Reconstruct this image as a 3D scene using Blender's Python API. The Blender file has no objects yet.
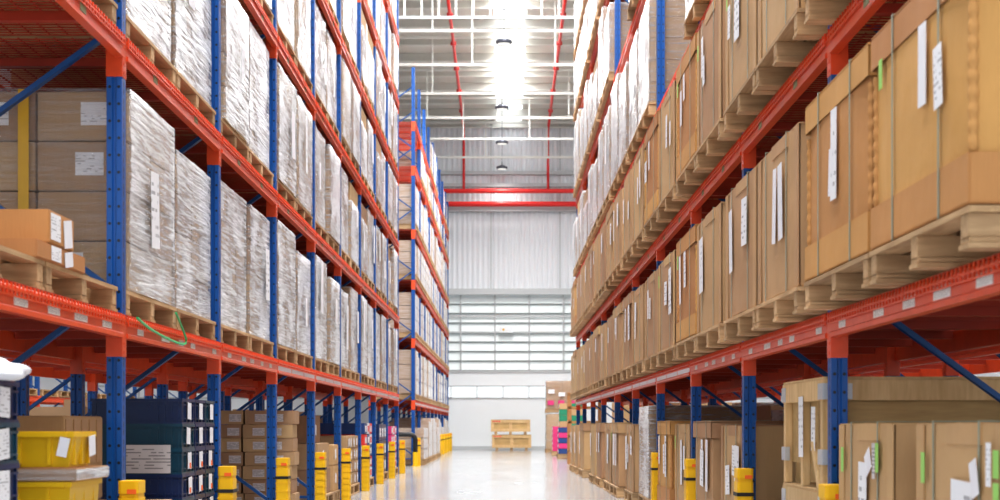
import bpy, bmesh, math, random
from mathutils import Vector, noise
R = random.Random(11)
C = bpy.context.scene.collection
PI = math.pi
F, H, VX, VY = 1495.0, 0.96, 504.0, 425.0      # focal length in pixels, eye height, vanishing point

def proj(x, y, z):
    return VX + F*x/y, VY - F*(z-H)/y

def in_view(x0, x1, y0, y1, z0, z1, m=6):
    y0 = max(y0, 0.5)
    if y1 < 1: return False
    ps = [proj(x, y, z) for x in (x0, x1) for y in (y0, y1) for z in (z0, z1)]
    return (max(p[0] for p in ps) > -m and min(p[0] for p in ps) < 1000+m and
            max(p[1] for p in ps) > -m and min(p[1] for p in ps) < 500+m)

# ------------------------------------------------------------------ materials
def new_mat(name):
    m = bpy.data.materials.new(name); m.use_nodes = True
    nt = m.node_tree; nt.nodes.clear()
    out = nt.nodes.new('ShaderNodeOutputMaterial')
    return m, nt, out

class NT:
    """tiny helper for wiring nodes"""
    def __init__(s, nt): s.nt = nt
    def n(s, t, **kw):
        nd = s.nt.nodes.new(t)
        for k, v in kw.items(): setattr(nd, k, v)
        return nd
    def l(s, a, b): s.nt.links.new(a, b)
    def math(s, op, a, b=None, c=None, clamp=False):
        nd = s.n('ShaderNodeMath', operation=op, use_clamp=clamp)
        for i, v in enumerate((a, b, c)):
            if v is None: continue
            if isinstance(v, (int, float)): nd.inputs[i].default_value = v
            else: s.l(v, nd.inputs[i])
        return nd.outputs[0]
    def mix(s, fac, a, b):
        nd = s.n('ShaderNodeMix', data_type='RGBA')
        for sock, v in ((nd.inputs[0], fac), (nd.inputs[6], a), (nd.inputs[7], b)):
            if isinstance(v, (int, float)): sock.default_value = v
            elif isinstance(v, tuple): sock.default_value = (*v[:3], 1)
            else: s.l(v, sock)
        return nd.outputs[2]
    def noise(s, vec, scale, detail=3, rough=0.5):
        nd = s.n('ShaderNodeTexNoise'); nd.inputs['Scale'].default_value = scale
        nd.inputs['Detail'].default_value = detail; nd.inputs['Roughness'].default_value = rough
        if vec is not None: s.l(vec, nd.inputs['Vector'])
        return nd.outputs[0]
    def mapping(s, vec, scale=(1,1,1), rot=(0,0,0), loc=None):
        nd = s.n('ShaderNodeMapping'); s.l(vec, nd.inputs['Vector'])
        nd.inputs['Scale'].default_value = scale; nd.inputs['Rotation'].default_value = rot
        if loc is not None: s.l(loc, nd.inputs['Location'])
        return nd.outputs[0]
    def ramp(s, fac, stops):
        nd = s.n('ShaderNodeValToRGB'); e = nd.color_ramp.elements
        while len(e) < len(stops): e.new(0.5)
        for el, (p, c) in zip(e, stops):
            el.position = p; el.color = (*c, 1) if len(c) == 3 else c
        s.l(fac, nd.inputs[0]); return nd.outputs[0]
    def bump(s, h, strength=0.3, dist=0.01):
        nd = s.n('ShaderNodeBump'); nd.inputs['Strength'].default_value = strength
        nd.inputs['Distance'].default_value = dist; s.l(h, nd.inputs['Height']); return nd.outputs[0]

def principled(h, col, rough=0.5, metal=0.0, normal=None, emis=None, estr=0, spec=None):
    p = h.n('ShaderNodeBsdfPrincipled')
    if isinstance(col, tuple): p.inputs['Base Color'].default_value = (*col[:3], 1)
    else: h.l(col, p.inputs['Base Color'])
    if isinstance(rough, (int, float)): p.inputs['Roughness'].default_value = rough
    else: h.l(rough, p.inputs['Roughness'])
    p.inputs['Metallic'].default_value = metal
    if normal is not None: h.l(normal, p.inputs['Normal'])
    if spec is not None: p.inputs['Specular IOR Level'].default_value = spec
    if emis: p.inputs['Emission Color'].default_value = (*emis, 1); p.inputs['Emission Strength'].default_value = estr
    return p.outputs[0]

def mat_plain(name, col, rough=0.5, var=0.12, scale=6, metal=0.0, bump=0.0, hue=0.0, emis=None, estr=0):
    m, nt, out = new_mat(name); h = NT(nt)
    tc = h.n('ShaderNodeTexCoord'); oi = h.n('ShaderNodeObjectInfo')
    nz = h.noise(tc.outputs['Object'], scale, 4, 0.6)
    v = h.math('ADD', h.math('MULTIPLY_ADD', nz, 2*var, 1-var), h.math('MULTIPLY_ADD', oi.outputs['Random'], 2*hue, -hue))
    hs = h.n('ShaderNodeHueSaturation'); hs.inputs['Color'].default_value = (*col, 1); h.l(v, hs.inputs['Value'])
    nrm = h.bump(nz, bump, 0.01) if bump else None
    h.l(principled(h, hs.outputs[0], rough, metal, nrm, emis, estr), out.inputs[0]); return m

def mat_wood(name, c1, c2, axis=1, rough=0.7):
    m, nt, out = new_mat(name); h = NT(nt)
    tc = h.n('ShaderNodeTexCoord'); oi = h.n('ShaderNodeObjectInfo')
    off = h.n('ShaderNodeCombineXYZ'); 
    for i in range(3): h.l(h.math('MULTIPLY', oi.outputs['Random'], 9.0+i*4), off.inputs[i])
    sc = [14, 14, 14]; sc[axis] = 1.4
    g = h.noise(h.mapping(tc.outputs['Object'], tuple(sc), (0,0,0), off.outputs[0]), 2.2, 5, 0.6)
    b = h.noise(h.mapping(tc.outputs['Object'], (1,1,1), (0,0,0), off.outputs[0]), 3.0, 2, 0.5)
    f = h.math('ADD', h.math('MULTIPLY', g, 0.7), h.math('MULTIPLY', b, 0.4))
    col = h.ramp(f, [(0.3, c1), (0.75, c2)])
    hs = h.n('ShaderNodeHueSaturation'); h.l(col, hs.inputs['Color'])
    h.l(h.math('MULTIPLY_ADD', oi.outputs['Random'], 0.35, 0.82), hs.inputs['Value'])
    h.l(principled(h, hs.outputs[0], rough, 0, h.bump(g, 0.25, 0.004)), out.inputs[0]); return m

def mat_card(name, col, hue=0.14, flute=True):
    m, nt, out = new_mat(name); h = NT(nt)
    tc = h.n('ShaderNodeTexCoord'); oi = h.n('ShaderNodeObjectInfo')
    big = h.noise(tc.outputs['Object'], 2.0, 3, 0.55)
    fine = h.noise(h.mapping(tc.outputs['Object'], (30, 30, 3)), 3.0, 3, 0.6)
    v = h.math('ADD', h.math('MULTIPLY_ADD', big, 0.3, 0.80), h.math('MULTIPLY', fine, 0.1))
    v = h.math('ADD', v, h.math('MULTIPLY_ADD', oi.outputs['Random'], 2*hue, -hue))
    hs = h.n('ShaderNodeHueSaturation'); hs.inputs['Color'].default_value = (*col, 1); h.l(v, hs.inputs['Value'])
    h.l(h.math('MULTIPLY_ADD', oi.outputs['Random'], 0.02, 0.49), hs.inputs['Hue'])
    hh = h.math('ADD', h.math('MULTIPLY', big, 1.0), h.math('MULTIPLY', fine, 0.08))
    h.l(principled(h, hs.outputs[0], 0.62, 0, h.bump(hh, 0.45, 0.03), spec=0.3), out.inputs[0]); return m

def mat_post(name, col):
    m, nt, out = new_mat(name); h = NT(nt)
    tc = h.n('ShaderNodeTexCoord'); s = h.n('ShaderNodeSeparateXYZ'); h.l(tc.outputs['Object'], s.inputs[0])
    zc = h.math('PINGPONG', s.outputs[2], 0.047)                    # a hole every 94 mm
    def hole(lat, zz):
        d = h.math('SQRT', h.math('ADD', h.math('MULTIPLY', lat, lat), h.math('MULTIPLY', zz, zz)))
        return h.math('LESS_THAN', d, 0.0085)
    ax = h.math('SUBTRACT', h.math('ABSOLUTE', s.outputs[0]), 0.025)
    on_y = h.math('GREATER_THAN', h.math('ABSOLUTE', s.outputs[1]), 0.03)
    h1 = h.math('MULTIPLY', hole(ax, zc), on_y)
    z2 = h.math('MULTIPLY', h.math('SUBTRACT', zc, 0.02), 0.45)
    h2 = h.math('MULTIPLY', hole(s.outputs[1], z2), h.math('GREATER_THAN', h.math('ABSOLUTE', s.outputs[0]), 0.038))
    mask = h.math('MAXIMUM', h1, h2)
    nz = h.noise(tc.outputs['Object'], 5, 4, 0.6)
    c = h.mix(h.math('MULTIPLY', nz, 0.5), col, tuple(x*0.55 for x in col))
    c = h.mix(mask, c, (0.004, 0.006, 0.012))
    h.l(principled(h, c, 0.38), out.inputs[0]); return m

def mat_film(name, base=0.30, opaque=False):
    m, nt, out = new_mat(name); h = NT(nt)
    tc = h.n('ShaderNodeTexCoord'); oi = h.n('ShaderNodeObjectInfo')
    off = h.n('ShaderNodeCombineXYZ')
    for i in range(3): h.l(h.math('MULTIPLY', oi.outputs['Random'], 17.0+i*7), off.inputs[i])
    o = tc.outputs['Object']
    st1 = h.noise(h.mapping(o, (1.6, 1.6, 30), (0.22, 0.12, 0), off.outputs[0]), 2.0, 5, 0.7)
    st2 = h.noise(h.mapping(o, (1.0, 1.0, 17), (-0.6, 0.45, 0.3), off.outputs[0]), 2.2, 5, 0.68)
    pat = h.noise(h.mapping(o, (1, 1, 1), (0,0,0), off.outputs[0]), 1.9, 3, 0.55)
    s = h.math('ADD', h.math('MULTIPLY', st1, 0.6), h.math('MULTIPLY', st2, 0.5))
    streak = h.math('MULTIPLY_ADD', s, 7.5, -3.7, clamp=True)
    patch = h.math('MULTIPLY_ADD', pat, 5.0, -2.1, clamp=True)
    lw = h.n('ShaderNodeLayerWeight'); lw.inputs['Blend'].default_value = 0.4
    graze = h.math('POWER', lw.outputs['Facing'], 1.5)
    f = h.math('ADD', h.math('MULTIPLY', streak, h.math('MULTIPLY_ADD', graze, 0.55, 0.22)), h.math('MULTIPLY', graze, h.math('MULTIPLY_ADD', patch, 0.75, 0.38)))
    f = h.math('ADD', h.math('MULTIPLY', f, h.math('MULTIPLY_ADD', h.math('FRACT', h.math('MULTIPLY', oi.outputs['Random'], 37.0)), 0.5, 0.65)), base*0.3, clamp=True)
    bh = h.math('ADD', h.math('MULTIPLY', st1, 0.8), h.math('MULTIPLY', st2, 1.2))
    nrm = h.bump(bh, 0.95, 0.030)
    p = principled(h, (0.90, 0.91, 0.94), 0.13, 0, nrm, spec=1.0)
    if opaque:
        br = h.n('ShaderNodeBsdfPrincipled'); br.inputs['Base Color'].default_value = (0.40, 0.25, 0.14, 1); br.inputs['Roughness'].default_value = 0.4
        under = br.outputs[0]
    else:
        tr = h.n('ShaderNodeBsdfTransparent'); tr.inputs[0].default_value = (0.96, 0.965, 0.97, 1); under = tr.outputs[0]
    mx = h.n('ShaderNodeMixShader'); h.l(f, mx.inputs[0]); h.l(under, mx.inputs[1]); h.l(p, mx.inputs[2])
    h.l(mx.outputs[0], out.inputs[0]); return m

def mat_print(name, dens=0.5, ink=(0.12, 0.12, 0.14), paper=(0.86, 0.87, 0.90)):
    """white paper sheet with rows of blurred print"""
    m, nt, out = new_mat(name); h = NT(nt)
    tc = h.n('ShaderNodeTexCoord'); oi = h.n('ShaderNodeObjectInfo')
    s = h.n('ShaderNodeSeparateXYZ'); h.l(tc.outputs['Generated'], s.inputs[0])
    u = h.math('ADD', s.outputs[0], s.outputs[1])
    row = h.math('MULTIPLY', s.outputs[2], 9.0)
    c = h.n('ShaderNodeCombineXYZ'); h.l(h.math('MULTIPLY', u, 3.2), c.inputs[0]); h.l(h.math('FLOOR', row), c.inputs[1]); h.l(h.math('MULTIPLY', oi.outputs['Random'], 50), c.inputs[2])
    nz = h.noise(c.outputs[0], 1.3, 1, 0.5)
    fr = h.math('FRACT', row)
    band = h.math('MULTIPLY', h.math('GREATER_THAN', fr, 0.35), h.math('LESS_THAN', fr, 0.75))
    mask = h.math('MULTIPLY', h.math('GREATER_THAN', nz, 1.02-dens), band)
    inside = h.math('MULTIPLY', h.math('GREATER_THAN', s.outputs[2], 0.12), h.math('LESS_THAN', s.outputs[2], 0.92))
    mask = h.math('MULTIPLY', mask, inside)
    col = h.mix(h.math('MULTIPLY', mask, 0.6), paper, ink)
    h.l(principled(h, col, 0.5), out.inputs[0]); return m

def mat_floor():
    m, nt, out = new_mat('polished_concrete'); h = NT(nt)
    tc = h.n('ShaderNodeTexCoord'); o = tc.outputs['Object']
    a = h.noise(h.mapping(o, (1, 0.35, 1)), 0.9, 6, 0.6); b = h.noise(h.mapping(o, (6, 0.5, 1)), 1.4, 4, 0.6)
    c = h.noise(o, 14, 4, 0.6)
    col = h.ramp(h.math('ADD', h.math('MULTIPLY', a, 0.6), h.math('MULTIPLY', b, 0.4)), [(0.3, (0.37, 0.38, 0.39)), (0.7, (0.43, 0.44, 0.45))])
    s = h.n('ShaderNodeSeparateXYZ'); h.l(o, s.inputs[0])
    j = h.math('LESS_THAN', h.math('PINGPONG', s.outputs[1], 2.5), 0.012)
    col = h.mix(h.math('MULTIPLY', j, 0.5), col, (0.2, 0.2, 0.2))
    rough = h.math('MULTIPLY_ADD', a, 0.12, 0.10)
    hgt = h.math('ADD', h.math('MULTIPLY', a, 1.0), h.math('MULTIPLY', c, 0.05))
    h.l(principled(h, col, rough, 0, h.bump(hgt, 0.05, 0.02), spec=0.65), out.inputs[0]); return m

def mat_emit(name, col, strength):
    m, nt, out = new_mat(name); h = NT(nt)
    tc = h.n('ShaderNodeTexCoord'); nz = h.noise(tc.outputs['Object'], 1.2, 2, 0.5)
    e = h.n('ShaderNodeEmission'); e.inputs[0].default_value = (*col, 1)
    h.l(h.math('MULTIPLY_ADD', nz, 0.3*strength, 0.85*strength), e.inputs[1])
    h.l(e.outputs[0], out.inputs[0]); return m

M = dict(
    blue=mat_post('blue_post_steel', (0.003, 0.098, 0.39)),
    bluep=mat_plain('blue_steel', (0.004, 0.075, 0.27), 0.4, 0.2),
    orange=mat_plain('orange_steel', (0.74, 0.085, 0.022), 0.28, 0.18, 8, hue=0.04),
    deckshade=mat_plain('shaded_orange_steel', (0.40, 0.035, 0.010), 0.45, 0.2, 8),  # same orange paint, darkened to put the under-shelf shade into the decks
    yellow=mat_plain('yellow_plastic', (0.88, 0.52, 0.005), 0.42, 0.10),
    ybin=mat_plain('yellow_bin_plastic', (0.80, 0.50, 0.01), 0.35, 0.08),
    black=mat_plain('black_rubber', (0.012, 0.012, 0.013), 0.5),
    wood=mat_wood('pallet_wood', (0.30, 0.17, 0.075), (0.62, 0.415, 0.22), 1),
    woodx=mat_wood('pallet_wood_cross', (0.32, 0.185, 0.08), (0.66, 0.45, 0.25), 0),
    crate=mat_wood('crate_pine', (0.50, 0.31, 0.13), (0.74, 0.53, 0.28), 2),
    ply=mat_wood('plywood', (0.40, 0.25, 0.10), (0.60, 0.41, 0.18), 0),
    kraft=mat_card('kraft_cardboard', (0.52, 0.32, 0.165)),
    gold=mat_card('golden_cardboard', (0.57, 0.295, 0.105)),
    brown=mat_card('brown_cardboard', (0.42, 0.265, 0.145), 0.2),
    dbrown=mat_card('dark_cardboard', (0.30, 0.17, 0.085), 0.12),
    film=mat_film('stretch_film'), filmfar=mat_film('stretch_film_over_cartons', 0.5, True),
    paper=mat_print('printed_paper', 0.47), plain=mat_plain('plain_paper', (0.84, 0.84, 0.88), 0.5, 0.05),
    tag=mat_print('location_tag_paper', 0.62, (0.10, 0.10, 0.12), (0.80, 0.78, 0.74)),
    clab=mat_print('crate_card', 0.58, (0.03, 0.03, 0.035), (0.62, 0.58, 0.58)),
    green=mat_plain('green_sticker', (0.35, 0.68, 0.16), 0.5, 0.05), gtape=mat_plain('green_strap', (0.03, 0.42, 0.13), 0.4),
    strap=mat_plain('grey_green_strap', (0.30, 0.34, 0.26), 0.35, 0.1), ost=mat_plain('orange_sticker', (0.95, 0.16, 0.02), 0.5),
    ytape=mat_plain('yellow_tape', (0.60, 0.36, 0.02), 0.3), sage=mat_plain('sage_sticker', (0.30, 0.36, 0.20), 0.5),
    dblue=mat_plain('dark_blue_crate_plastic', (0.005, 0.022, 0.095), 0.35, 0.15, hue=0.15),
    teal=mat_plain('teal_crate_plastic', (0.003, 0.055, 0.10), 0.33, 0.15, hue=0.15),
    pink=mat_plain('pink_carton', (0.70, 0.04, 0.20), 0.5), navy=mat_plain('navy_carton', (0.02, 0.06, 0.22), 0.5), cgreen=mat_plain('green_crate_plastic', (0.02, 0.25, 0.13), 0.4),
    red=mat_plain('red_pipe_paint', (0.80, 0.03, 0.025), 0.35, 0.06), redt=mat_plain('red_stencil', (0.75, 0.05, 0.04), 0.5),
    zinc=mat_plain('galvanised_steel', (0.55, 0.57, 0.60), 0.4, 0.15, metal=0.2),
    white=mat_plain('white_wall_paint', (0.86, 0.89, 0.91), 0.45, 0.03, 1), grey=mat_plain('grey_steel', (0.55, 0.57, 0.58), 0.5, 0.05),
    purlin=mat_plain('purlin_web_grey', (0.66, 0.65, 0.60), 0.5, 0.04),
    sheet=mat_plain('white_wall_sheet', (0.78, 0.80, 0.83), 0.4, 0.03, 1), roof=mat_plain('roof_sheet', (0.80, 0.79, 0.73), 0.5, 0.04, 1),
    truss=mat_plain('cream_truss_paint', (0.80, 0.80, 0.75), 0.5, 0.04), sky=mat_emit('skylight_glow', (0.93, 0.97, 1.0), 2.6),
    win=mat_emit('window_glow', (0.94, 0.98, 1.0), 1.15), louv=mat_plain('louver_blade', (0.84, 0.90, 0.90), 0.4, 0.03, emis=(0.9, 0.98, 1.0), estr=0.04),
    lamp=mat_plain('lamp_housing', (0.10, 0.105, 0.13), 0.4, 0.1, metal=0.3), glow=mat_emit('lamp_glow', (1.0, 0.97, 0.92), 0.9),
    floor=mat_floor())

# ------------------------------------------------------------------ mesh building
class MB:
    def __init__(s): s.v = []; s.f = []; s.mi = []
    def box(s, x0, x1, y0, y1, z0, z1, mi=0):
        b = len(s.v)
        s.v += [(x0,y0,z0),(x1,y0,z0),(x1,y1,z0),(x0,y1,z0),(x0,y0,z1),(x1,y0,z1),(x1,y1,z1),(x0,y1,z1)]
        for q in ((0,3,2,1),(4,5,6,7),(0,1,5,4),(1,2,6,5),(2,3,7,6),(3,0,4,7)):
            s.f.append(tuple(b+i for i in q)); s.mi.append(mi)
        return s
    def ring(s, a, c, t, z0, z1):
        """four walls of thickness t round a rectangle, butted without overlap"""
        return s.box(-a,-a+t,-c,c,z0,z1).box(a-t,a,-c,c,z0,z1).box(-a+t,a-t,-c,-c+t,z0,z1).box(-a+t,a-t,c-t,c,z0,z1)
    def prism(s, pts, a, b, axis=2, mi=0):
        """extrude a closed 2-D outline from a to b along axis"""
        n = len(pts); o = len(s.v)
        def put(p, t):
            return {2: (p[0], p[1], t), 1: (p[0], t, p[1]), 0: (t, p[0], p[1])}[axis]
        s.v += [put(p, a) for p in pts] + [put(p, b) for p in pts]
        for i in range(n):
            j = (i+1) % n; s.f.append((o+i, o+j, o+n+j, o+n+i)); s.mi.append(mi)
        s.f.append(tuple(o+i for i in range(n))[::-1]); s.f.append(tuple(o+n+i for i in range(n))); s.mi += [mi, mi]
        return s
    def tube(s, path, r, seg=8, mi=0):
        P = [Vector(p) for p in path]; o = len(s.v)
        for i, p in enumerate(P):
            d = (P[min(i+1, len(P)-1)] - P[max(i-1, 0)]).normalized()
            u = d.cross(Vector((0.13, 0.31, 0.94))).normalized(); w = d.cross(u)
            rr = r[i] if isinstance(r, (list, tuple)) else r
            for k in range(seg):
                a = 2*PI*k/seg; s.v.append(tuple(p + u*math.cos(a)*rr + w*math.sin(a)*rr))
        for i in range(len(P)-1):
            for k in range(seg):
                k2 = (k+1) % seg
                s.f.append((o+i*seg+k, o+i*seg+k2, o+(i+1)*seg+k2, o+(i+1)*seg+k)); s.mi.append(mi)
        s.f.append(tuple(o+k for k in range(seg))[::-1]); s.f.append(tuple(o+(len(P)-1)*seg+k for k in range(seg))); s.mi += [mi, mi]
        return s
    def lathe(s, prof, seg=20, mi=0, c=(0,0)):
        o = len(s.v)
        for r, z in prof:
            for k in range(seg):
                a = 2*PI*k/seg; s.v.append((c[0]+r*math.cos(a), c[1]+r*math.sin(a), z))
        for i in range(len(prof)-1):
            for k in range(seg):
                k2 = (k+1) % seg
                s.f.append((o+i*seg+k, o+i*seg+k2, o+(i+1)*seg+k2, o+(i+1)*seg+k)); s.mi.append(mi)
        return s
    def mesh(s, name, mats, bevel=0.0, smooth=False):
        me = bpy.data.meshes.new(name)
        me.from_pydata(s.v, [], s.f)
        for m in (mats if isinstance(mats, (list, tuple)) else [mats]): me.materials.append(M[m])
        me.polygons.foreach_set('material_index', s.mi)
        bm = bmesh.new(); bm.from_mesh(me)
        bmesh.ops.recalc_face_normals(bm, faces=bm.faces)
        if bevel:
            bmesh.ops.bevel(bm, geom=list(bm.edges), offset=bevel, segments=2, affect='EDGES', clamp_overlap=True)
        bm.to_mesh(me); bm.free()
        if smooth:
            me.polygons.foreach_set('use_smooth', [True]*len(me.polygons))
        me.update(); return me

CACHE = {}
def cached(key, fn):
    if key not in CACHE: CACHE[key] = fn()
    return CACHE[key]

SEEN = {}
def link(name, me, parent=None, loc=(0,0,0), rot=(0,0,0)):
    o = bpy.data.objects.new(name, me); C.objects.link(o)
    if parent is not None: o.parent = parent
    o.location = loc; o.rotation_euler = rot
    return o
def tag(o, label, cat, group=None):
    if label in SEEN: print('DUPLABEL', label)
    n = len(label.split())
    if not 4 <= n <= 16: print('LABELLEN', n, label)
    SEEN[label] = 1
    o['label'] = label; o['category'] = cat
    if group: o['group'] = group
    return o
def thing(name, label, cat, loc=(0,0,0), rz=0, group=None):
    return tag(link(name, None, None, loc, (0,0,rz)), label, cat, group)
def struct(name, me, loc=(0,0,0)):
    o = link(name, me, None, loc); o['kind'] = 'structure'; return o

def bx(dx, dy, dz, mat, bev=0.004):
    """box mesh standing on z=0, centred in x,y (cached)"""
    return cached(('bx', round(dx,3), round(dy,3), round(dz,3), mat, bev), lambda: MB().box(-dx/2, dx/2, -dy/2, dy/2, 0, dz).mesh(mat+'_box', mat, bev))

ORD = ['first', 'second', 'third', 'fourth', 'fifth', 'sixth', 'seventh', 'eighth', 'ninth', 'tenth', 'eleventh', 'twelfth', 'thirteenth']
SHELF = ['floor level', 'lowest shelf', 'second shelf', 'third shelf', 'fourth shelf', 'fifth shelf', 'sixth shelf', 'seventh shelf']

# ------------------------------------------------------------------ racking
BEAM_H = 0.12
def post_mesh(hgt):
    prof = [(-.042,-.042),(-.012,-.042),(-.006,-.032),(.006,-.032),(.012,-.042),(.042,-.042),(.042,.042),(-.042,.042)]
    return cached(('post', hgt), lambda: MB().prism(prof, 0, hgt).mesh('post', 'blue'))
def beam_mesh(L):
    # front face towards -x with a recessed band
    prof = [(-.025,0),(.025,0),(.025,BEAM_H),(-.013,BEAM_H),(-.025,.108),(-.025,.094),(-.015,.088),(-.015,.030),(-.025,.022)]
    return cached(('beam', round(L,3)), lambda: MB().prism(prof, -L/2, L/2, 1).mesh('beam', 'orange'))
def deck_mesh(L, D):
    """wire deck: front edge at x=0 hooking over the beam, running to x=D"""
    def mk():
        b = MB(); r = .0035; n = int(L/.052)
        for i in range(n+1):
            y = -L/2 + L*i/n
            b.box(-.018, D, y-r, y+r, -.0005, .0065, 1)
            b.box(-.018, -.011, y-r*1.6, y+r*1.6, -.05, .0065)
        for k in range(int(D/.1)+1):
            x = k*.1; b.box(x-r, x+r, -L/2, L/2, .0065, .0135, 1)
        b.box(-.018, -.011, -L/2, L/2, -.028, -.021); b.box(-.018,-.011,-L/2,L/2,-.053,-.046)
        for k in range(3):
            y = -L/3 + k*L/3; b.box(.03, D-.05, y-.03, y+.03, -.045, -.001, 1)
        return b.mesh('wire_deck', ['orange','deckshade'])
    return cached(('deck', round(L,3), D), mk)
def brace_mesh(L):
    return cached(('brace', round(L,3)), lambda: MB().prism([(-.024,-.014),(.024,-.014),(.024,.014),(.018,.014),(.018,-.008),(-.018,-.008),(-.018,.014),(-.024,.014)], 0, L, 0).mesh('brace', 'bluep'))

def rack(label, sgn, xf, y_posts, levels, hgt, levels_fn=None, deep=True, tags=True, beams_rear=True, ymax_deck=40, far=False):
    """sgn -1: rack on the left of the aisle, +1 right; xf: distance of the front face from the aisle centre line"""
    root = thing('pallet_rack', label, 'pallet rack', (sgn*xf, y_posts[0], 0))
    P = lambda x, y, z: (sgn*(x-xf), y-y_posts[0], z)
    pm = post_mesh(hgt)
    xr = xf + 1.0
    for i, y in enumerate(y_posts):
        for kind, x in (('f', xf+.043), ('r', xr+.05)):
            if kind == 'r' and not deep: continue
            if not in_view(sgn*x-.05, sgn*x+.05, y-.04, y+.04, 0, hgt): continue
            o = link('upright_post', pm, root, P(x, y, 0))
            fp = cached('foot', lambda: MB().box(-.075,.075,-.07,.07,0,.008).box(-.06,-.045,-.055,-.04,.008,.03).box(.045,.06,.04,.055,.008,.03).mesh('foot_plate','bluep'))
            if in_view(sgn*x-.05, sgn*x+.05, y-.04, y+.04, 0, .1): link('foot_plate', fp, o)
            for z in levels:
                if in_view(sgn*x-.05, sgn*x+.05, y-.04, y+.04, z-.16, z+.14, 2):
                    cm = cached('conn', lambda: MB().box(-.0455,.0455,-.046,.046,-.105,.125).box(-.049,.049,-.02,.02,-.09,-.07).box(-.049,.049,-.02,.02,-.04,-.02).mesh('connector','orange',.002))
                    link('beam_connector', cm, o, (0, 0, z))
        # zig-zag bracing between front and rear post
        if deep:
            p = 1.45/2; bl = math.hypot(1.0, p); n = int((hgt-.3)/p)
            for k in range(n):
                z0 = .25 + k*p
                if not in_view(sgn*xf, sgn*xr, y-.03, y+.03, z0, z0+p): continue
                a, b = (xf+.05, xr+.05) if k % 2 == 0 else (xr+.05, xf+.05)
                ang = math.atan2(p, sgn*(b-a))
                link('diagonal_brace', brace_mesh(bl), root, P(a, y, z0), (0, -ang, 0))
            for z0 in (.16,):
                if in_view(sgn*xf, sgn*xr, y-.03, y+.03, z0, z0): link('horizontal_brace', brace_mesh(1.0), root, P(min(xf,xr)+.05, y, z0), (0, 0 if sgn > 0 else PI, 0))
    for i in range(len(y_posts)-1):
        y0, y1 = y_posts[i]+.045, y_posts[i+1]-.045; L = y1-y0; ym = (y0+y1)/2
        for li, z in enumerate(levels):
            if levels_fn and not levels_fn(i, li): continue
            if in_view(sgn*xf-.05, sgn*xf+.05, y0, y1, z, z+.15, 1):
                o = link('front_beam', beam_mesh(L), root, P(xf+.012, ym, z), (0,0,0 if sgn > 0 else PI))
                if tags and li == 0 and y0 > 12:  # long white strips: labels, with the glare along the beam painted in
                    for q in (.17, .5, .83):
                        link('location_label', cached(('label_glare', round(L,2)), lambda: MB().box(-.0015,.0015,-L*.155,L*.155,0,.060).mesh('tag', 'plain')), o, (-.0165, -L/2+L*q, .030))
                elif tags and y0 < 24:
                    rr = random.Random(i*31+li*7)
                    for q in ([.10,.33,.47,.62,.9] if li == 0 else [.3,.75]):
                        yy = -L/2 + L*(q+rr.uniform(-.03,.03))
                        w = rr.choice((.14,.18,.22)) if li == 0 else .10
                        link('location_label', cached(('tag', w, li == 0), lambda: MB().box(-.0015,.0015,-w/2,w/2,0,.05).mesh('tag', 'tag' if li == 0 else 'sage')), o, (-.0165, yy, .034))
            if deep and beams_rear and in_view(sgn*xr, sgn*xr+.1*sgn, y0, y1, z, z+.15, 1):
                link('rear_beam', beam_mesh(L), root, P(xr+.088, ym, z), (0,0,PI if sgn > 0 else 0))
            if deep and y0 < ymax_deck and in_view(sgn*xf, sgn*xr, y0, y1, z, z+.15, 1):
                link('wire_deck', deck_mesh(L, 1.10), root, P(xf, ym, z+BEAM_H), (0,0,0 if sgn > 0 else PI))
    return root

XL, XR = 2.10, 1.68
LY = [5.5, 8.26, 11.05, 13.8, 16.6, 19.26, 21.95, 24.5, 27.06, 29.8]              # left near rack posts
LZ = [1.44, 2.98, 4.44, 5.83, 7.26, 8.52]
FY = [35.3 + 2.36*i for i in range(10)]              # far left rack posts
FZ = [1.42, 2.88, 4.26, 5.45, 6.95, 8.0]
RY = [4.83, 7.72, 10.52, 13.42, 16.45, 19.55, 22.7, 25.8, 28.9, 32.0, 34.7]              # right rack posts
RZ = [1.41, 2.865, 4.26, 6.08, 7.85, 9.25]
rack('long blue and orange pallet rack on the left of the aisle, nearest the viewer', -1, XL, LY, LZ, 10.3, None)
rack('blue and orange pallet rack on the left beyond the cross aisle', -1, XL, FY, FZ, 9.4, None, ymax_deck=60)
rack('blue and red-orange pallet rack along the right of the aisle', 1, XR, RY, RZ, 10.4, None)
rack('shadowed rack back to back behind the near left rack', -1, XL+1.42, [y for y in LY], LZ[:1], 3.2, None, tags=False)
rack('shadowed rack back to back behind the right rack', 1, XR+1.42, RY, RZ[:1], 3.2, None, tags=False)

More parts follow.
